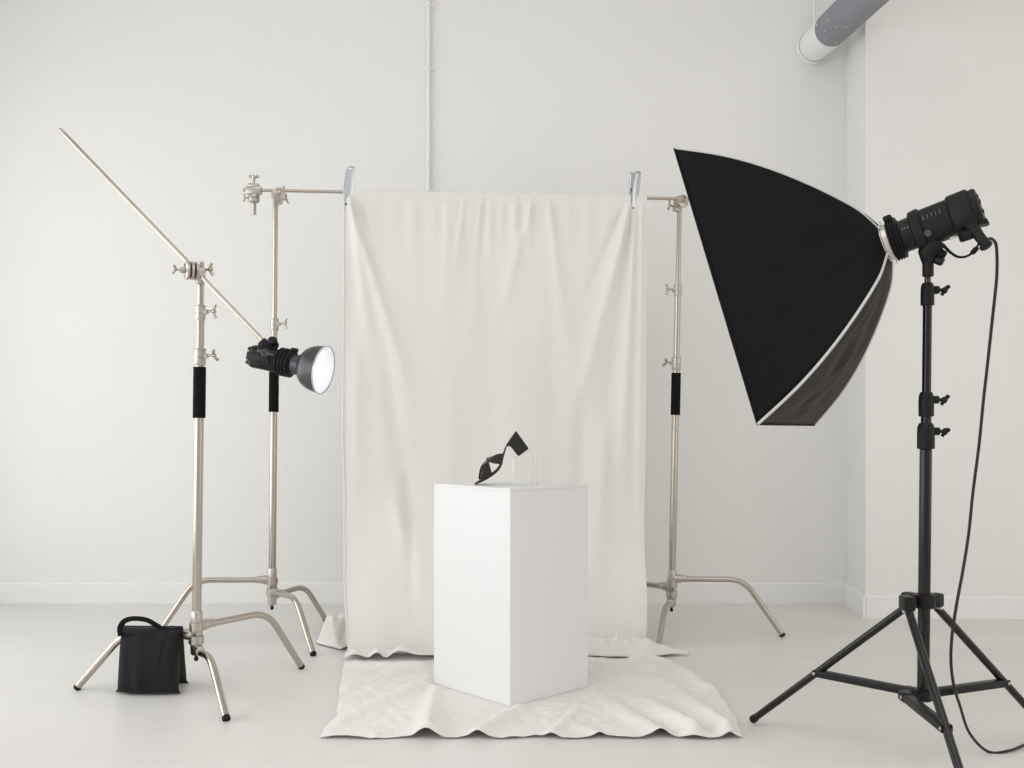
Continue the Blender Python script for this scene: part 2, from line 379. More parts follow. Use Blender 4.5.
# ------------------------------------------------------------------ strobe on the boom
Fc = P(323.5, 370, 3.47); ax = V((math.cos(math.radians(14))*math.cos(math.radians(11.5)), -math.sin(math.radians(14)), -math.cos(math.radians(14))*math.sin(math.radians(11.5)))).normalized()
Lh = .292; Rr = Fc-ax*Lh
root = thing('strobe_light', Rr, 'black strobe head with a silver dish reflector hanging from the boom arm', 'studio light')
bm = B(); add_lathe(bm, Rr, ax, [(.016, .030), (.018, .036), (.028, .0385), (.030, .0405), (.125, .0405), (.13, .037)], 48, sq=2.2)
add_box(bm, Rr+ax*.06+frame(ax) @ V((-.0, .042, 0)), (.03, .006, .09), frame(ax), .002)
hb = obj('housing', bm, 'blk', root)
for t in range(4):
    bm = B(); add_box(bm, Rr+ax*.013+frame(ax) @ V((.024*(-1)**t, .024*(-1)**(t//2), 0)), (.012, .012, .012), frame(ax), .003)
    obj('rear_bumper', bm, 'rubber', hb)
bm = B(); pr = [(.118, .04)]
for k in range(4):
    t = .124+k*.0125; pr += [(t, .045), (t+.002, .050), (t+.007, .050), (t+.009, .045)]
pr += [(.176, .04)]
add_lathe(bm, Rr, ax, pr, 48); obj('locking_ring', bm, 'rubber', root)
fr = frame(ax); bm = B(); add_box(bm, Rr+ax*.168+fr @ V((.048, -.006, 0)), (.016, .022, .022), fr, .004); obj('release_latch', bm, 'blk', root)
bm = B(); outer = [(.170, .035), (.205, .036), (.207, .041), (.214, .052), (.225, .064), (.240, .073), (.258, .079), (.275, .0815), (.289, .082), (.292, .0835)]
inner = [(.292, .0815), (.275, .079), (.258, .076), (.240, .070), (.225, .060), (.212, .046), (.209, .034)]
add_lathe(bm, Rr, ax, outer, 64, cap=False); rf = obj('reflector', bm, 'reflector', root)
bm = B(); add_lathe(bm, Rr, ax, [(.292, .0836)]+inner+[(.208, .001)], 64, cap=False); li = obj('reflector_lining', bm, 'silverin', rf); li['label'] = 'bright silver inside of the reflector'
bm = B(); add_lathe(bm, Rr, ax, [(.209, .033), (.225, .033), (.240, .028), (.248, .018), (.251, .002)], 40); obj('glass_dome', bm, 'glass', root)
bm = B(); add_lathe(bm, Rr, ax, [(.289, .0825), (.290, .0850), (.294, .0850), (.295, .0825)], 64, cap=False); obj('reflector_rim', bm, 'ring', rf)
# bracket with knobs between the housing and the arm
bm = B(); bc = P(270, 352, 3.50)
add_box(bm, bc+V((-.012, 0, -.004)), (.062, .038, .032), frame(V((1,0,-.35))).transposed() if False else Matrix.Rotation(math.radians(15), 3, 'Y'), .008)
add_box(bm, P(266, 346, 3.53), (.036, .03, .05), Matrix.Rotation(math.radians(-43), 3, 'Y'), .007)
cyl(bm, P(274, 345, 3.49), P(274, 345, 3.53), .017, 24, .003)
bk = obj('tilt_bracket', bm, 'blk', root)
bm = B(); cyl(bm, P(266, 353, 3.452), P(266, 353, 3.50), .006, 12)
add_lathe(bm, P(266, 353, 3.46), (0,-1,0), [(0, .011), (.004, .014), (.012, .014), (.016, .010)], 24)
for k in (-1, 1): add_box(bm, P(266, 353, 3.445)+V((k*.017, 0, -k*.005)), (.028, .007, .011), Matrix.Rotation(math.radians(16), 3, 'Y'), .003)
obj('knob', bm, 'anod', bk)
bm = B(); add_lathe(bm, P(272.5, 343.5, 3.50), (0.2,-.8,.5), [(0, .012), (.006, .0165), (.02, .0165), (.025, .011)], 10); obj('knob', bm, 'blksat', bk)

# ------------------------------------------------------------------ sandbag over the stand's leg
root = thing('sandbag', (-1.295, 3.66, 0), 'black canvas saddle sandbag draped over the leg of the left front stand', 'sandbag')
def pouch(c, w, h, t, yaw, seed, lean):
    bm = B(); rz = Matrix.Rotation(yaw, 3, 'Z')
    for sgn in (-1, 1):
        def fn(u, v, sgn=sgn):
            x = (u-.5)*w; z = v*h
            ed = (1-abs(2*u-1)**4.5)**.5 if abs(2*u-1) < 1 else 0
            ev = max(0, (1-v**6))**.5*max(0, 1-(1-v)**14)**.5
            bl = .62+.5*math.sin(math.pi*(1-v)**1.2*.8+.2)
            th = t*.5*ed*ev*bl
            th += .0045*noise.noise(V((u*5, v*2.2, seed+sgn)))*ed*ev*2
            fold = .007*math.exp(-((u-.76-.12*(v-.5))/.035)**2)*sm((v-.1)*2.2); th -= fold*(sgn < 0)
            wav = .003*math.sin(u*9+seed)
            x += (.009 if v < .06 else 0)*(2*u-1)*(1-v/.06)
            x *= 1-.03*math.sin(math.pi*v)
            return V(c)+rz @ V((x, sgn*th+lean*z+wav*(1-v), z))
        add_grid(bm, fn, 40, 34)
    bmesh.ops.remove_doubles(bm, verts=bm.verts[:], dist=.0012)
    return bm
b1_ = pouch((-1.310, 3.598, .004), .226, .226, .085, math.radians(-3), 1.3, .13); obj('front_pouch', b1_, 'bag', root)
b2_ = pouch((-1.326, 3.735, .004), .226, .222, .085, math.radians(-3), 4.1, -.16); obj('rear_pouch', b2_, 'bag', root)
bm = B()
def fn(u, v):
    a = lerp(-1, 1, v); x = -1.308+(u-.5)*.222-.012*v
    return V((x, 3.616+.056*v+.01*math.sin(a*1.5), .210+.020*(1-a*a)+.002*noise.noise(V((u*9, v*4, 2)))))
add_grid(bm, fn, 30, 10); o = obj('saddle', bm, 'bag', root); solid(o, .004)
bm = B()
pts = [P(121, 636, 3.60), P(120.2, 628, 3.60), P(124, 621.5, 3.60), P(131, 618.8, 3.60), P(140, 618.8, 3.605), P(148, 620.5, 3.61), P(156, 625, 3.62), P(163, 629, 3.625), P(172, 630.5, 3.625), P(180, 629.5, 3.62), P(182, 634, 3.61)]
add_tube(bm, spline(pts, 7), 1, 14, flat=(.0035, .0105, V((0,-.25,1)))); obj('carry_strap', bm, 'webbing', root)
bm = B()
add_tube(bm, spline([P(182, 640, 3.575), P(179, 652, 3.568), P(175, 664, 3.562), P(170, 673, 3.562)], 6), .0016, 8); obj('side_seam', bm, 'webbing', root)

# ------------------------------------------------------------------ hanging backdrop
def seg_ridge(x, y, a, b, w0, w1=None):
    a = V(a[:2]); b = V(b[:2]); p = V((x, y)); d = b-a; L = d.length; t = (p-a).dot(d)/(L*L)
    tt = max(0, min(1, t)); dist = (p-(a+d*tt)).length
    w = lerp(w0, w1 if w1 is not None else w0, tt)
    return math.exp(-(dist/w)**2), tt
HTOP = 2.0
LX = [(0, -.688), (.016, -.690), (.12, -.706), (.3, -.742), (.5, -.765), (.9, -.776), (2.1, -.772)]
RX = [(0, .59), (.2, .605), (.8, .625), (2.1, .634)]
folds = [((-.755, 2.03), (-.40, .9), .012, .05, .018), ((-.74, 2.03), (-.62, 1.1), .012, .05, .016), ((-.72, 2.03), (-.56, 1.55), .012, .03, -.010),
         ((.56, 2.03), (.28, .95), .014, .05, .020), ((.565, 2.03), (.42, .8), .012, .045, -.018), ((.575, 2.03), (.50, .5), .012, .04, .018),
         ((.60, 2.03), (.585, .4), .016, .03, .016), ((.535, 2.03), (.30, 1.45), .012, .03, -.012), ((.59, 2.0), (.56, .3), .012, .02, -.010),
         ((.10, 2.03), (-.10, 1.35), .015, .04, .010), ((-.12, 2.03), (-.18, 1.5), .012, .04, -.012), ((-.14, 2.03), (-.20, 1.2), .010, .05, .010),
         ((.17, 2.03), (.27, 1.2), .015, .05, .013), ((-.30, 2.03), (-.30, 1.4), .012, .04, .007), ((-.22, 2.03), (-.27, 1.6), .01, .03, .008),
         ((-.72, 1.5), (-.70, .3), .04, .05, .014), ((-.60, 1.4), (-.42, .25), .03, .05, -.012), ((-.56, .7), (-.36, .12), .03, .06, .022),
         ((.44, 1.1), (.40, .2), .03, .05, .014), ((.34, 1.2), (.30, .2), .03, .05, -.014), ((-.50, .8), (-.42, .08), .02, .03, -.022)]
def cloth_pt(u, z, front=True):
    xl, xr = interp(LX, z), interp(RX, z); x = lerp(xl, xr, u)
    yb = barY(x).y
    y = yb-.012
    top = barY(x).z+.010
    d = .004*math.sin(x*21+1)*sm((2.2-z)/1.5)+.008*noise.noise(V((x*3.5, z*.6, 3)))
    d += .004*noise.noise(V((x*11, z*1.2, 7)))
    for a, b, w0, w1, am in folds:
        g, t = seg_ridge(x, z, a, b, w0, w1); d += am*g*(1-.7*t)*1.3*sm((1-t)/.35)*(1 if a[1] > 1.9 else sm(t/.3))
    gather = .008*math.sin(x*95)*math.exp(-((x-.03)/.12)**2)+.003*math.sin(x*70+2)
    d += gather*sm((z-1.7)/.3)
    bend = sm((.85-z)/.85)**2.2; y -= .38*bend*lerp(1, .75, sm((x+.3)/.8))
    y -= d
    zz = z
    return V((x, y, zz)), top
bm = B(); NU, NV = 240, 230
# rows: back flap, over the bar, front drop, hem lying on the floor
rows = []
NB, NF, NH = 10, 190, 26
def row_pt(u, j):
    x0 = lerp(interp(LX, 2.04), interp(RX, 2.04), u)
    bar = barY(x0); r = .0105
    sc = .013*abs(math.sin(x0*48))*math.exp(-((x0-.035)/.13)**2)+.0012*math.sin(x0*60)
    if j < NB:                                   # back flap
        z = bar.z-.115+.115*j/NB
        return V((x0, bar.y+r+.004+.002*noise.noise(V((x0*8, z*4, 1)))+.003*(1-j/NB), z))
    j -= NB
    if j <= 8:
        a = math.pi*j/8
        return V((x0, bar.y+r*math.cos(a), bar.z+.002+r*math.sin(a)+sc*math.sin(a)))
    j -= 8
    if j <= NF:
        t = j/NF; z = lerp(bar.z, .016, t)
        p, _ = cloth_pt(u, z); k = sm(t*22)
        return V((p.x if t > .02 else lerp(x0, p.x, t/.02), lerp(bar.y-r, p.y, k), z))
    t = (j-NF)/NH
    p, _ = cloth_pt(u, .016)
    L = .13
    return V((p.x+.02*t*math.sin(u*23), p.y-t*L+.012*noise.noise(V((u*9, 0, 5)))*t*2, .016+.022*(math.sin(u*31+2*math.sin(u*11))**2)*sm(t*1.5)*(1+.8*noise.noise(V((u*14, t*2, 8))))+.006*t+.020*max(0, noise.noise(V((u*7, t*3, 2))))))
tot = NB+8+NF+NH+1
add_grid(bm, lambda u, v: row_pt(u, round(v*tot)), NU, tot)
bmesh.ops.translate(bm, verts=bm.verts[:], vec=(0,0,0))
bd_ = obj('backdrop_cloth', bm, 'cloth', angle=180); solid(bd_, .0012)
tag(bd_, 'off-white muslin backdrop cloth hanging from the crossbar down to the floor', 'backdrop')
bm = B(); pts = [row_pt(0, NB+8+k)+V((.003, -.003, 0)) for k in range(2, NF-4, 3)]
add_tube(bm, pts, .0032, 8); o = obj('side_hem', bm, 'cloth', bd_)
bm = B(); pts = [row_pt(1, NB+8+k)+V((-.003, -.003, 0)) for k in range(2, NF-4, 3)]
add_tube(bm, pts, .0028, 8); o = obj('side_hem', bm, 'cloth', bd_)

# ------------------------------------------------------------------ sheet on the floor
PED = [V((-.006, 3.417)), V((-.291, 3.728)), V((-.006, 3.989)), V((.2795, 3.678))]
pc = sum(PED, V((0,0)))/4
SL = [(3.065, -.592), (3.333, -.583), (3.725, -.641), (4.28, -.706), (4.5, -.72)]
SR = [(3.084, .712), (3.30, .737), (3.52, .742), (3.77, .709), (4.01, .641), (4.28, .569), (4.5, .55)]
sf = []
def fold(a, b, w0, w1, h0, h1): sf.append((G(*a), G(*b), w0, w1, h0, h1))
fold((430, 684), (326, 731), .030, .035, .030, .010)
fold((436, 689), (427, 737), .025, .035, .014, .050)
fold((520, 711), (478, 738), .025, .030, .014, .026)
fold((585, 705), (553, 738), .02, .022, .004, .020)
fold((590, 693), (660, 738), .05, .035, .008, .022)
fold((640, 700), (694, 736), .05, .030, .010, .045)
fold((672, 690), (727, 736), .05, .026, .012, .042)
fold((560, 722), (600, 738), .05, .02, .004, .012)
fold((640, 660), (712, 694), .035, .030, .035, .022)
fold((345, 690), (400, 676), .03, .04, .012, .014)
fold((340, 705), (372, 694), .02, .03, .010, .010)
fold((600, 676), (690, 690), .05, .06, .018, .010)
fold((330, 738), (375, 737), .02, .02, .004, .010)
fold((592, 668), (650, 672), .025, .035, .020, .025)
fold((355, 668), (420, 668), .04, .04, .014, .018)
def sheet_h(x, y):
    h = 0
    for a, b, w0, w1, h0, h1 in sf:
        g, t = seg_ridge(x, y, a, b, w0, w1); h = max(h, g*lerp(h0, h1, t))+.25*min(h, g*lerp(h0, h1, t))
    h += .006*(noise.noise(V((x*4, y*4, 1)))+.3)+.0065*abs(noise.noise(V((x*9+y*3, y*8, 4))))+.005*abs(noise.noise(V((x*17-y*6, y*15+x*5, 2))))+.0026*noise.noise(V((x*30+y*9, y*26-x*7, 9)))
    # flat beneath and beside the pedestal
    k = 9
    for i in range(4):
        a, b = PED[i], PED[(i+1) % 4]; n = V((b.y-a.y, -(b.x-a.x))); n.normalize()
        if n.dot(pc-a) > 0: n = -n
        d = n.dot(V((x, y))-a); k = d if k == 9 else max(k, d)
    return .003+max(0, h)*sm((k+.0)/.06)
bm = B()
def sheet(u, v):
    y = lerp(3.072, 4.50, v); x = lerp(interp(SL, y), interp(SR, y), u)
    fr_ = max(0, 1-v*12); y += fr_*(.012*noise.noise(V((u*7, 0, 2)))+.006*math.sin(u*40))
    ed = min(u, 1-u); x += (.006*noise.noise(V((y*9, u*3, 1))))*max(0, 1-ed*20)
    h = sheet_h(x, y)
    if u > .93 and v > .25: h += .016*sm((u-.93)/.05)*(.6+.6*noise.noise(V((y*14, 0, 0))))
    if ed < .03: h *= .6+.4*ed/.03
    return V((x, y, h))
add_grid(bm, sheet, 260, 230)
# crumpled back corner, left of the backdrop
def heap(px, nu, nv, hmax, seed, cy):
    pass
def lump(u, v):
    x = lerp(interp([(0, -.752), (.12, -.80), (.3, -.855), (.6, -.885), (1, -.84)], v), lerp(-.62, -.60, v), u); y = lerp(4.33, 4.74, v)
    xs = (x+.90)/.3
    e = sm(u*5.5)*sm(v*4+.12)*sm((1-v)*3.5)
    h = (.075+.06*sm((x+.92)/.2))*e*(.75+.5*abs(noise.noise(V((x*9, y*8, 5)))))+.045*e*noise.noise(V((x*19+y*8, y*12, 3)))+.02*e*noise.noise(V((x*40-y*9, y*30, 3)))+.006
    x -= .02*math.sin(v*7)*(1-u); y -= .02*math.sin(u*9)*(1-v)
    if v < .1: y -= .012*math.sin(u*17)
    return V((x, y, max(.004, h)))
add_grid(bm, lump, 70, 60)
# rolled rumple at the right, in front of the stand's foot
def roll(u, v):
    x = lerp(.20, .74, u); yc = lerp(4.27, 4.20, u); wd = lerp(.17, .010, sm((u-.55)/.45))
    a = v; y = yc-wd*.6+wd*1.5*a
    hh = lerp(.062, .010, sm((u-.62)/.36))*math.sin(math.pi*min(1, a*1.02))**.7 if 0 < a < 1 else 0
    n1 = noise.noise(V((x*9, y*14, 6)))
    h = hh*(.75+.8*n1)+.022*hh/.07*noise.noise(V((x*30, y*25, 2)))
    return V((x+.02*n1*a, y+.018*noise.noise(V((x*8, 3, 1))), .012+max(0, h)))
add_grid(bm, roll, 90, 40)
fs = obj('floor_sheet', bm, 'sheet', angle=180); solid(fs, .0012, 1.)
tag(fs, 'rumpled off-white cotton sheet spread on the floor under the white pedestal', 'sheet')

# ------------------------------------------------------------------ pedestal
def inset(ps, k):
    return [(c.x+(p.x-c.x)*k, c.y+(p.y-c.y)*k) for p in ps for c in (pc,)]
root = thing('display_pedestal', (pc.x, pc.y, .005), 'tall glossy white square pedestal standing on the floor sheet', 'pedestal')
bm = quadbox(inset(PED, 1)[::-1], .005, .7398)
bmesh.ops.bevel(bm, geom=[e for e in bm.edges], offset=.0008, segments=2, affect='EDGES'); obj('pedestal_body', bm, 'ped', root, smooth=False)
bm = quadbox(inset(PED, 1.0)[::-1], .7401, .7500)
bmesh.ops.bevel(bm, geom=[e for e in bm.edges], offset=.0007, segments=2, affect='EDGES'); obj('pedestal_top', bm, 'ped', root, smooth=False)
# clear block
ac = V((.044, 3.665, .751)); bm = B()
add_box(bm, ac+V((0,0,.052)), (.078, .078, .104), Matrix.Rotation(math.radians(8), 3, 'Z'), .0015)
tag(obj('acrylic_block', bm, 'acrylic', smooth=False), 'clear acrylic block on the pedestal propping up the shoe heel', 'block')

# ------------------------------------------------------------------ the shoe
DS = 3.665; yaw = math.radians(0)
def S(zx, zy): # outline point, read in the plane of the shoe
    return V(((460+zx*.0977-CX)*DS/F, 0, CH-(420+zy*.0977-HY)*DS/F))
def sheetz(m): return m
topc = spline([S(148, 648), S(190, 618), S(260, 580), S(330, 535), S(385, 485), S(415, 430), S(432, 360), S(455, 290), S(490, 225), S(535, 165), S(573, 108)], 6)
botc = spline([S(156, 657), S(200, 640), S(270, 606), S(345, 562), S(400, 512), S(432, 455), S(450, 390), S(466, 320), S(488, 275), S(520, 262), S(600, 150)], 6)
W = [(0, .018), (.08, .036), (.25, .042), (.38, .042), (.55, .034), (.75, .028), (.92, .031), (1, .026)]
zlow = min(p.z for p in botc); dz = .7508-zlow
root = thing('shoe', (topc[0].x, DS, .7508), 'black high-heeled leather mule with crossed straps on top of the pedestal', 'shoe')
def prism(bm, outline, w):
    pass
bm = B(); n = len(topc); rg = []
for i in range(n):
    t = i/(n-1); w = interp(W, t); a = topc[i]; b = botc[i]
    th = (a-b); th = th.normalized()*max(.0045, min(.010, th.length)) if i < n-9 else th.normalized()*.007
    b = a-th
    tk = []
    for (p, ww) in ((a, .97), (a*.5+b*.5, 1.), (b, .97)): tk.append((p, w*ww))
    ring = [bm.verts.new((p.x, DS-q, p.z+dz)) for p, q in tk]+[bm.verts.new((p.x, DS+q, p.z+dz)) for p, q in tk[::-1]]
    rg.append(ring)
for a, b in zip(rg, rg[1:]):
    for k in range(6): bm.faces.new((a[k], a[(k+1) % 6], b[(k+1) % 6], b[k]))
bm.faces.new(rg[0]); bm.faces.new(rg[-1][::-1]); obj('sole', bm, 'sole', root)
bm = B(); gg = []
for i in range(n-1):
    t = i/(n-1); w = interp(W, t)*.9; a = topc[i]; nn = (topc[i+1]-a); nn = V((-nn.z, 0, nn.x)).normalized()
    gg.append([bm.verts.new((a.x+nn.x*.0006, DS+w*q, a.z+dz+nn.z*.0006)) for q in (-1, -.5, 0, .5, 1)])
for a, b in zip(gg, gg[1:]):
    for k in range(4): bm.faces.new((a[k], a[k+1], b[k+1], b[k]))
ins = obj('insole', bm, 'insole', root); ins['label'] = 'tan leather insole'
# block heel
bm = B(); hp = [S(573, 108), S(704, 290), S(597, 370), S(512, 256), S(482, 270), S(496, 215), S(538, 155)]
vs = []
for sgn in (-1, 1): vs.append([bm.verts.new((p.x, DS+sgn*(.026 if k in (1, 2) else .029), p.z+dz)) for k, p in enumerate(hp)])
bm.faces.new(vs[0]); bm.faces.new(vs[1][::-1])
for k in range(7): bm.faces.new((vs[0][k], vs[1][k], vs[1][(k+1) % 7], vs[0][(k+1) % 7]))
bmesh.ops.bevel(bm, geom=bm.edges[:], offset=.0022, segments=2, affect='EDGES'); obj('heel', bm, 'leather', root, angle=30)
# crossed straps
def sole_at(t):
    f = t*(n-1); i = min(n-2, int(f)); return topc[i].lerp(topc[i+1], f-i), (topc[i+1]-topc[i]).normalized()
def strap(t0, t1, t2, t3, ha, lift):
    """from the near side between t0..t1 over the top to the far side between t2..t3"""
    bm = B()
    def fn(u, v):
        s = math.sin(math.pi*u); q = -math.cos(math.pi*u)
        t = lerp(lerp(t0, t1, v), lerp(t2, t3, v), u)
        p, d = sole_at(t); nn = V((-d.z, 0, d.x)); w = interp(W, t)*1.02
        bulge = 1+.0*v
        pp = p+nn*(ha*s**.75*lerp(.86, 1., v)+lift*s)
        return V((pp.x, DS+w*q*bulge, pp.z+dz))
    add_grid(bm, fn, 36, 12); o = obj('strap', bm, 'leather', root); solid(o, .0022, 0)
strap(.47, .63, .10, .25, .054, .0)
strap(.14, .30, .50, .62, .050, .0035)

# ------------------------------------------------------------------ spring clips on the backdrop
def clip(x0, z0, tilt, yaw, label):
    c = barY(x0)+V((0, 0, z0)); root = thing('spring_clip', c, label, 'clip', 'zinc spring clips pinching the backdrop to the bar')
    fr = Matrix.Rotation(tilt, 3, 'Y') @ Matrix.Rotation(yaw, 3, 'Z')
    for s in (-1, 1):
        bm = B(); pro = [(-.072, .0135, .010), (-.066, .013, .0125), (-.02, .016, .0185), (.03, .017, .020), (.09, .021, .016), (.104, .022, .012)]
        rings = []
        for z, off, hw in pro:       # a folded channel: flange, face, flange
            pts = [(-hw, off-.010), (-hw, off-.001), (-hw+.002, off), (hw-.002, off), (hw, off-.001), (hw, off-.010)]
            rings.append([bm.verts.new(c+fr @ V((a, s*b, z))) for a, b in pts])
        for a, b in zip(rings, rings[1:]):
            for k in range(5): bm.faces.new((a[k], a[k+1], b[k+1], b[k]))
        o = obj('jaw_plate', bm, 'clip', root); solid(o, .0018)
    bm = B(); cyl(bm, c+fr @ V((-.020, 0, .028)), c+fr @ V((.020, 0, .028)), .005, 16)
    obj('hinge_pin', bm, 'clip', root)
    for q in (-.0145, .0145): bm = B(); add_box(bm, c+fr @ V((0, q, -.069)), (.021, .005, .008), fr, .002); obj('jaw_pad', bm, 'rubber', root)
clip(P(349.5, 190, 4.62).x, .010, math.radians(6.0), math.radians(22), 'zinc spring clip at the left end of the backdrop')
clip(P(633.5, 195, 4.70).x, .018, math.radians(5.0), math.radians(40), 'zinc spring clip at the right end of the backdrop, jaws opening towards the top')

# ------------------------------------------------------------------ softbox
psi, th = math.radians(31), math.radians(17)
n_ = V((-math.cos(psi)*math.cos(th), math.sin(psi)*math.cos(th), -math.sin(th)))
v_ = V((-math.cos(psi)*math.sin(th), math.sin(psi)*math.sin(th), math.cos(th)))
u_ = V((math.sin(psi), math.cos(psi), 0)); bk_ = -n_
Hs, Ws, Ls = .41, .30, .414
Bc = P(757.5, 424, 2.72); O_ = Bc+v_*Hs+u_*Ws
root = thing('softbox', O_+bk_*Ls, 'large black rectangular softbox with pale piping, on the right-hand strobe', 'softbox')
Q = [(0, 1), (.1, .94), (.2, .878), (.32, .795), (.45, .69), (.58, .57), (.70, .445), (.80, .33), (.88, .23), (.94, .14), (1, 0)]
def qprof(s):
    k = s*(len(Q)-1)
    return spline_q(s)
Qs = spline([V((a, b, 0)) for a, b in Q], 10)
def spline_q(s):
    for p, q in zip(Qs, Qs[1:]):
        if s <= q.x: return lerp(p.y, q.y, (s-p.x)/max(1e-6, q.x-p.x))
    return 0.
RR = .052
def corner(s, a, b):
    q = spline_q(s); e = RR*.72
    return O_+bk_*(Ls*s)+v_*a*(e+(Hs-e)*q)+u_*b*(e+(Ws-e)*q)
def panel(c0, c1, out, sag, seed, m, wr=1.):
    bm = B()
    def fn(u, v):
        a = corner(v, *c0); b = corner(v, *c1); p = a.lerp(b, u)
        s = math.sin(math.pi*u)
        p = p-out*(sag*s*math.sin(math.pi*min(1, v*1.1)))+out*(RR*.28*s*max(0, v-.85)/.15)
        w_ = noise.noise(V((u*5+v*3, v*4-u*2, seed)))*.010+noise.noise(V(((u-v)*9, (u+v)*3, seed+3)))*.004
        p = p+out*w_*s*wr*sm(v*6)*sm((1-v)*5)
        return p
    add_grid(bm, fn, 36, 44); o = obj('side_panel', bm, [m], root, angle=180); solid(o, .0015, 0); return o
near = panel((1, -1), (-1, -1), -u_, .020, 1, 'sbfab', .8); near['label'] = 'black near side panel'
low = panel((-1, -1), (-1, 1), -v_, -.004, 2, 'sbfab_bounce', .8); low['label'] = 'black underside panel, brown floor bounce painted into its colour'
top_ = panel((1, -1), (1, 1), v_, -.002, 3, 'sbfab_bounce', 1.)
far = panel((1, 1), (-1, 1), u_, .014, 4, 'sbfab', 1.)
for a, b in ((1, -1), (-1, -1), (-1, 1), (1, 1)):
    bm = B(); pts = []
    for k in range(41):
        s = k/40; p = corner(s, a, b); pts.append(p+(v_*a+u_*b)*.001)
    add_tube(bm, pts, .0042 if (a, b) == (-1, -1) else .0032, 10); o = obj('corner_piping', bm, 'piping', root)
bm = B(); cs = [corner(0, a, b) for a, b in ((1, -1), (-1, -1), (-1, 1), (1, 1))]
for p, q in zip(cs, cs[1:]+cs[:1]): add_tube(bm, [p, p.lerp(q, .5), q], .0036, 8)
obj('front_edge', bm, 'sbfab', root)
bm = B(); add_grid(bm, lambda u, v: O_+n_*(-.012)+v_*Hs*.955*(2*v-1)+u_*Ws*.95*(2*u-1)+n_*.006*math.sin(math.pi*u)*math.sin(math.pi*v), 16, 20)
o = obj('front_diffuser', bm, 'diff', root); solid(o, .001)
Rg = O_+bk_*Ls
bm = B(); add_lathe(bm, Rg-bk_*.012, bk_, [(0, RR), (.0, RR+.004), (.012, RR+.004), (.014, RR), (.030, RR-.002), (.030, RR-.008)], 48, up=v_, cap=True); obj('speed_ring', bm, 'ring', root)
bm = B()
for a, b in ((1, -1), (-1, -1), (-1, 1), (1, 1)):
    bm = B(); p = Rg+(v_*a+u_*b)*.039; cyl(bm, p-bk_*.012, p+bk_*.006, .0045, 12); add_tube(bm, spline([p+bk_*.002, p+bk_*.010+(v_*a)*.012, p+bk_*.004+v_*a*.019], 4), .0016, 8)
    obj('rod_socket', bm, 'ring', root)

# ------------------------------------------------------------------ strobe behind the softbox
fb = frame(bk_, v_); Rg = Rg-bk_*.020
root = thing('strobe_light', Rg+bk_*.034, 'black studio strobe with pistol grip, mounted behind the softbox', 'studio light')
bm = B(); pr = [(.034, .050)]
for k in range(4): t = .036+k*.0075; pr += [(t, .054), (t+.002, .060), (t+.005, .060), (t+.0065, .054)]
pr += [(.068, .048)]
add_lathe(bm, Rg, bk_, pr, 48, up=v_); obj('locking_ring', bm, 'rubber', root)
bm = B(); add_box(bm, Rg+bk_*.047+v_*.062-u_*.01, (.016, .026, .024), fb, .005); obj('release_latch', bm, 'blk', root)
bm = B(); add_lathe(bm, Rg, bk_, [(.062, .0455), (.105, .0465)], 48, up=v_); nk = obj('front_barrel', bm, 'blk', root)
bm = B()
for k in range(3):
    c = Rg+bk_*(.078+k*.0075)
    # short light strokes of the marking on the near side of the barrel
    for a in (-40, 40):
        nn = (-u_*.97+v_*.20).normalized(); pos = c+nn*.0472
        add_box(bm, pos, (.0075, .0008, .0014) if True else 0, frame(bk_, nn) @ Matrix.Rotation(math.radians(90), 3, 'X') @ Matrix.Rotation(math.radians(a+90), 3, 'Y'))
o = obj('marking', bm, 'white', nk, smooth=False)
bm = B(); add_lathe(bm, Rg, bk_, [(.098, .050), (.101, .055), (.118, .0575), (.126, .057), (.128, .0515), (.200, .0515), (.203, .055), (.207, .058), (.254, .058), (.258, .054), (.260, .050)], 56, up=v_, sq=.8)
bd2 = obj('housing', bm, 'blksat', root)
bm = B(); add_lathe(bm, Rg, bk_, [(.256, .051), (.270, .053), (.276, .050), (.278, .043), (.278, .001)], 56, up=v_, sq=.8, cap=False); cp = obj('control_panel', bm, 'blk', bd2)
bm = B()
for a, b in ((.5, -.5), (.1, -.55), (-.35, -.5), (.4, .3), (-.2, .3)): cyl(bm, Rg+bk_*.276+v_*a*.05+u_*b*.05, Rg+bk_*.281+v_*a*.05+u_*b*.05, .006, 16, .001)
add_box(bm, Rg+bk_*.276-v_*.045-u_*.0, (.014, .05, .014), fb, .004)
obj('button', bm, 'rubber', cp)
bm = B()
for k in range(5):
    add_box(bm, Rg+bk_*(.138+k*.011)-u_*.052+v_*.016, (.013, .0035, .004), fb, .001)
obj('cooling_vent', bm, 'anod', bd2)
bm = B(); add_lathe(bm, Rg+bk_*.137-u_*.0505-v_*.028, -u_, [(0, .010), (.003, .011), (.006, .0095)], 20); obj('dial', bm, 'anod', bd2)
# stand mount below the housing
dL = 2.80; mt = P(927.8, 262, 2.775)
bm = B(); mc = Rg+bk_*.135-v_*.055
add_tube(bm, [mc+V((0,0,.012)), P(928, 254, 2.775), P(928, 260, 2.775), P(928, 264, 2.775)], [.034, .027, .019, .0145], 20)
add_box(bm, P(938, 252, 2.76), (.045, .026, .022), Matrix.Rotation(math.radians(30), 3, 'Y'), .006)
cyl(bm, P(928, 262, 2.775), P(928, 276.5, 2.775), .0150, 24, .002)
mo = obj('stand_mount', bm, 'blksat', root)
bm = B(); add_lathe(bm, P(935, 259, 2.765), V((.8,-.5,-.45)), [(0, .010), (.005, .013), (.02, .013), (.024, .009)], 10); obj('knob', bm, 'blk', mo)
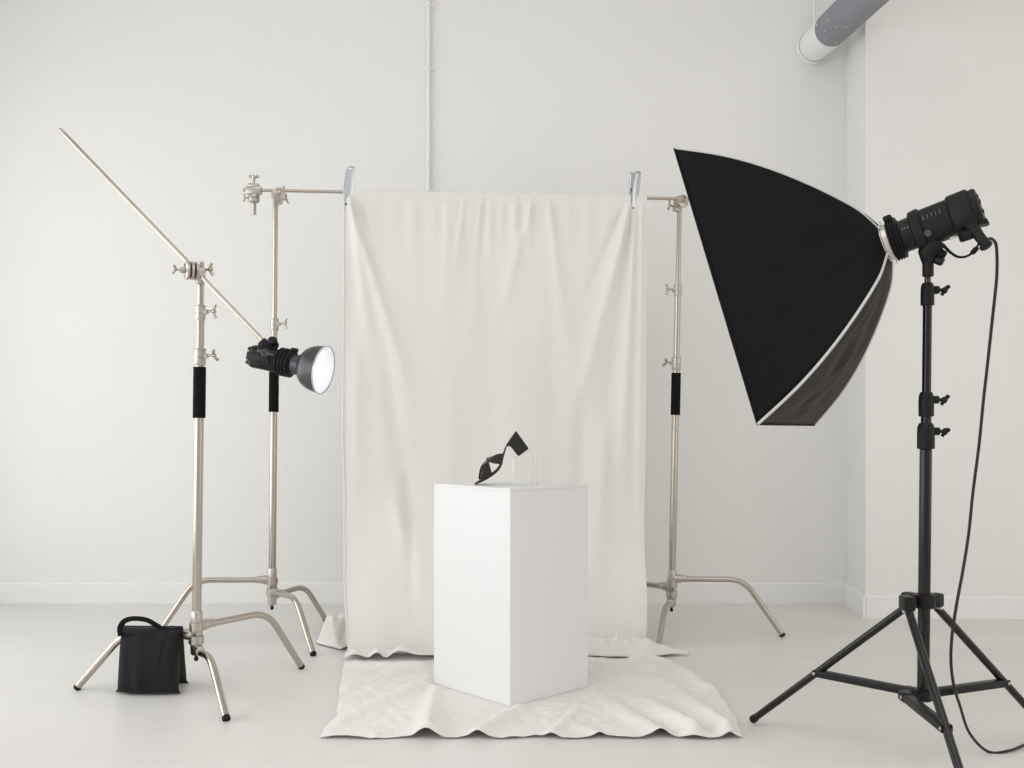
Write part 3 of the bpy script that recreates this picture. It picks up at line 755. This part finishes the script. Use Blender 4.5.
# pistol grip, strap
gp0 = P(968, 222, 2.70); gp1 = P(986, 245, 2.665)
bm = B(); add_tube(bm, spline([gp0, gp0.lerp(gp1, .5), gp1], 5), [.019]*3+[.0155]*3+[.014]*3+[.013, .014], 18); add_lathe(bm, gp1-V((.004,0,-.003)), gp1-gp0, [(0, .012), (.003, .017), (.010, .017), (.013, .012)], 20)
add_box(bm, P(966, 236, 2.69), (.034, .026, .026), Matrix.Rotation(math.radians(-18), 3, 'Y'), .006)
obj('pistol_grip', bm, 'blksat', root)
bm = B(); add_tube(bm, spline([P(944, 246, 2.74), P(950, 252, 2.72), P(957, 256.5, 2.71), P(964, 257, 2.70), P(971, 254, 2.69), P(976, 249, 2.68), P(979, 243, 2.675)], 6), 1, 12, flat=(.0028, .007, V((0,0,1)))); obj('wrist_strap', bm, 'webbing', root)
bm = B(); add_box(bm, P(974.5, 250.5, 2.683), (.022, .014, .013), Matrix.Rotation(math.radians(-48), 3, 'Y'), .004); obj('strap_toggle', bm, 'rubber', root)
bm = B(); add_box(bm, P(953.5, 237.5, 2.72), (.020, .008, .007), Matrix.Rotation(math.radians(-20), 3, 'Y'), .002); o = obj('optical_sensor', bm, 'sensor', root); o['label'] = 'small pale window under the housing'

# ------------------------------------------------------------------ black light stand
dS = 2.80; c0 = V((P(922.3, 0, dS).x, dS, 0)); topS = P(927.8, 272, dS)
root = thing('light_stand', c0, 'tall black tripod light stand carrying the softbox and strobe', 'light stand')
zL = .95-(694-HY)*dS/F; zH = .95-(601-HY)*dS/F
axs = lambda z: V((lerp(c0.x, topS.x, (z-0)/topS.z), dS, z))
zy = lambda y: .95-(y-HY)*dS/F
bm = B(); cyl(bm, axs(zL-.012), axs(zy(449)), .0165, 28, .002); obj('lower_column', bm, 'blkgloss', root)
bm = B(); cyl(bm, axs(zy(449)), axs(zy(395)), .0140, 28); cyl(bm, axs(zy(425)), axs(zy(414)), .0105, 28); obj('middle_column', bm, 'blkgloss', root)
bm = B(); cyl(bm, axs(zy(416)), axs(zy(285)), .0122, 28, .001); obj('upper_column', bm, 'blkgloss', root)
bm = B(); cyl(bm, axs(zy(300)), topS, .0085, 20, .002); obj('spigot', bm, 'anod', root)
for y0, y1, rr in ((283, 305.5, .0182), (392, 416.5, .0206), (423, 449, .0236)):
    bm = B(); a = axs(zy(y1)); L = zy(y0)-zy(y1)
    add_lathe(bm, a, (0,0,1), [(0, rr*.9), (.002, rr), (L*.55, rr), (L*.8, rr*.97), (L*.93, rr*.86), (L, rr*.72)], 32)
    zk = lerp(zy(y1), zy(y0), .68); k = axs(zk); add_box(bm, k+V((rr*1.05, -.002, 0)), (.024, .018, .022), None, .004)
    c = obj('clamp_collar', bm, 'blksat', root)
    bm = B(); p = k+V((rr+.010, -.003, 0)); cyl(bm, p, p+V((.014,0,0)), .005, 12)
    q = p+V((.016, 0, 0))
    add_tube(bm, spline([q+V((-.006, 0, -.014)), q+V((0,0,-.004)), q+V((.006, 0, .004)), q+V((.016, 0, .012 if y0 != 423 else .002))], 5), [.005]*4+[.0085]*6+[.006]*5+[.003], 12); obj('wing_knob', bm, 'blk', c)
# top hub
bm = B(); a = axs(zH-.019); add_lathe(bm, a, (0,0,1), [(0, .027), (.002, .030), (.036, .030), (.039, .026)], 36)
angs = []
feet = [V((.777, 3.231, 0)), V((1.068, 2.27, 0)), V((c0.x+.50, c0.y+.235, 0))]
offs = [V((0,0,0)), V((-.058, .006, 0)), V((0,0,0))]
for f, of in zip(feet, offs):
    d = (f-c0-of); d.z = 0; d.normalize(); angs.append(d)
    add_box(bm, axs(zH)+of+d*.036, (.052, .032, .038), frame(V((0,0,1)), d), .005)
hb = obj('leg_hub', bm, 'blk', root)
bm = B(); add_box(bm, axs(zH+.0195)+V((-.028, -.012, 0)), (.012, .006, .001)); o = obj('sticker', bm, 'red', hb, smooth=False); o['label'] = 'tiny red mark on top'
bm = B(); add_lathe(bm, axs(zL-.018), (0,0,1), [(0, .022), (.003, .0255), (.030, .0255), (.033, .021)], 36)
for d, of in zip(angs, offs): add_box(bm, axs(zL)+of+d*.032, (.046, .030, .026), frame(V((0,0,1)), d), .005)
obj('brace_hub', bm, 'blk', root)
for f, d, of in zip(feet, angs, offs):
    p0 = axs(zH-.022)+of+d*.05; p1 = V((f.x, f.y, .014)); dd = (p1-p0).normalized()
    bm = B(); cyl(bm, p0, p1, .0112, 20, .002); lg = obj('leg', bm, 'blkgloss', root)
    bm = B(); cyl(bm, p1-dd*.018, p1+dd*.004, .0125, 20, .003); obj('foot_cap', bm, 'rubber', lg)
    m_ = p0.lerp(p1, .555); q0 = axs(zL)+of+d*.04
    side = V((0,0,1)).cross(d).normalized()
    bm = B(); dr = (m_-q0); L = dr.length; c = q0.lerp(m_, .5); fr = frame(dr, side)
    for s in (-1, 1): add_box(bm, c+side*s*.0125, (.003, .020, L+.014), fr, .001)
    add_box(bm, c+frame(dr, side).col[1]*.0095, (.022, .002, L*.92), fr, .0005)
    obj('brace', bm, 'blk', root)
    for pt in (m_, q0, p0):
        bm = B(); cyl(bm, pt-side*.017, pt+side*.017, .0042, 12, .001); o = obj('rivet', bm, 'ring', lg)

# ------------------------------------------------------------------ power cable
cab = [gp1+V((-.004, 0, .004)), P(990, 238.5, 2.67), P(995.5, 243, 2.68), P(997, 256, 2.69), P(996.5, 280, 2.71), P(992.5, 318, 2.74), P(988, 360, 2.77), P(983.5, 400, 2.79), P(979, 445, 2.81), P(973, 492, 2.83), P(968.5, 535, 2.84), P(963, 570, 2.80), P(956.5, 605, 2.77), P(952, 636, 2.77), P(951, 663, 2.78), P(954, 686, 2.80), P(960, 706, 2.85), P(970, 734, 2.90), V((0, 0, 0)), V((0, 0, 0)), V((0, 0, 0))]
cab[-4] = P(969.5, 733, 2.905); cab[-3] = G(988, 753.5)+V((0,0,.006)); cab[-2] = G(1010, 752.5)+V((0,0,.006)); cab[-1] = G(1040, 742)+V((0,0,.006))
cab += [G(1120, 725)+V((0,0,.006))]
bm = B(); add_tube(bm, spline(cab, 8), .0042, 12)
tag(obj('power_cable', bm, 'cable'), 'thin black cable drooping from the right-hand strobe to the floor', 'cable')

# ------------------------------------------------------------------ light
def area(name, loc, rot, sx, sy, power, col):
    l = bpy.data.lights.new(name, 'AREA'); l.shape = 'RECTANGLE'; l.size = sx; l.size_y = sy; l.energy = power; l.color = col
    o = bpy.data.objects.new(name, l); o.location = loc; o.rotation_euler = rot; C.objects.link(o); return o
for i, (a, b) in enumerate(wins):       # daylight entering by the three windows
    area('window_daylight', (XL-.26, (a+b)/2, (WZ0+WZ1)/2), (0, math.radians(-90), 0), WZ1-WZ0, b-a, [84, 86, 86][i], (.955, .985, 1))
area('window_daylight', (XR+.26, (RW[0]+RW[1])/2, (RW[2]+RW[3])/2), (0, math.radians(90), 0), RW[3]-RW[2], RW[1]-RW[0], 54, (1, .92, .80))  # added warm fill lamp from the right, behind the added window
area('rooflight_fill', ((RL[0]+RL[1])/2, (RL[2]+RL[3])/2, HC+.2), (0, 0, 0), RL[1]-RL[0], RL[3]-RL[2], 120, (1, .98, .955))  # added overhead fill lamp above the added rooflight
w = bpy.data.worlds.new('daylight'); bpy.context.scene.world = w; w.use_nodes = True
bg = w.node_tree.nodes['Background']; bg.inputs['Color'].default_value = (1, .985, .96, 1); bg.inputs['Strength'].default_value = 1.45

# ------------------------------------------------------------------ camera
cam = bpy.data.cameras.new('camera'); co = bpy.data.objects.new('camera', cam); C.objects.link(co)
co.location = (0, 0, CH); co.rotation_euler = (math.radians(90), 0, 0)
cam.sensor_fit = 'HORIZONTAL'; cam.sensor_width = 36; cam.lens = 36*F/1024; cam.shift_y = (HY-384)/1024
cam.clip_start = .05
sc = bpy.context.scene; sc.camera = co
sc.view_settings.view_transform = 'Standard'; sc.view_settings.look = 'None'
sc.view_settings.gamma = 1; sc.view_settings.use_curve_mapping = False; sc.view_settings.exposure = -1.14
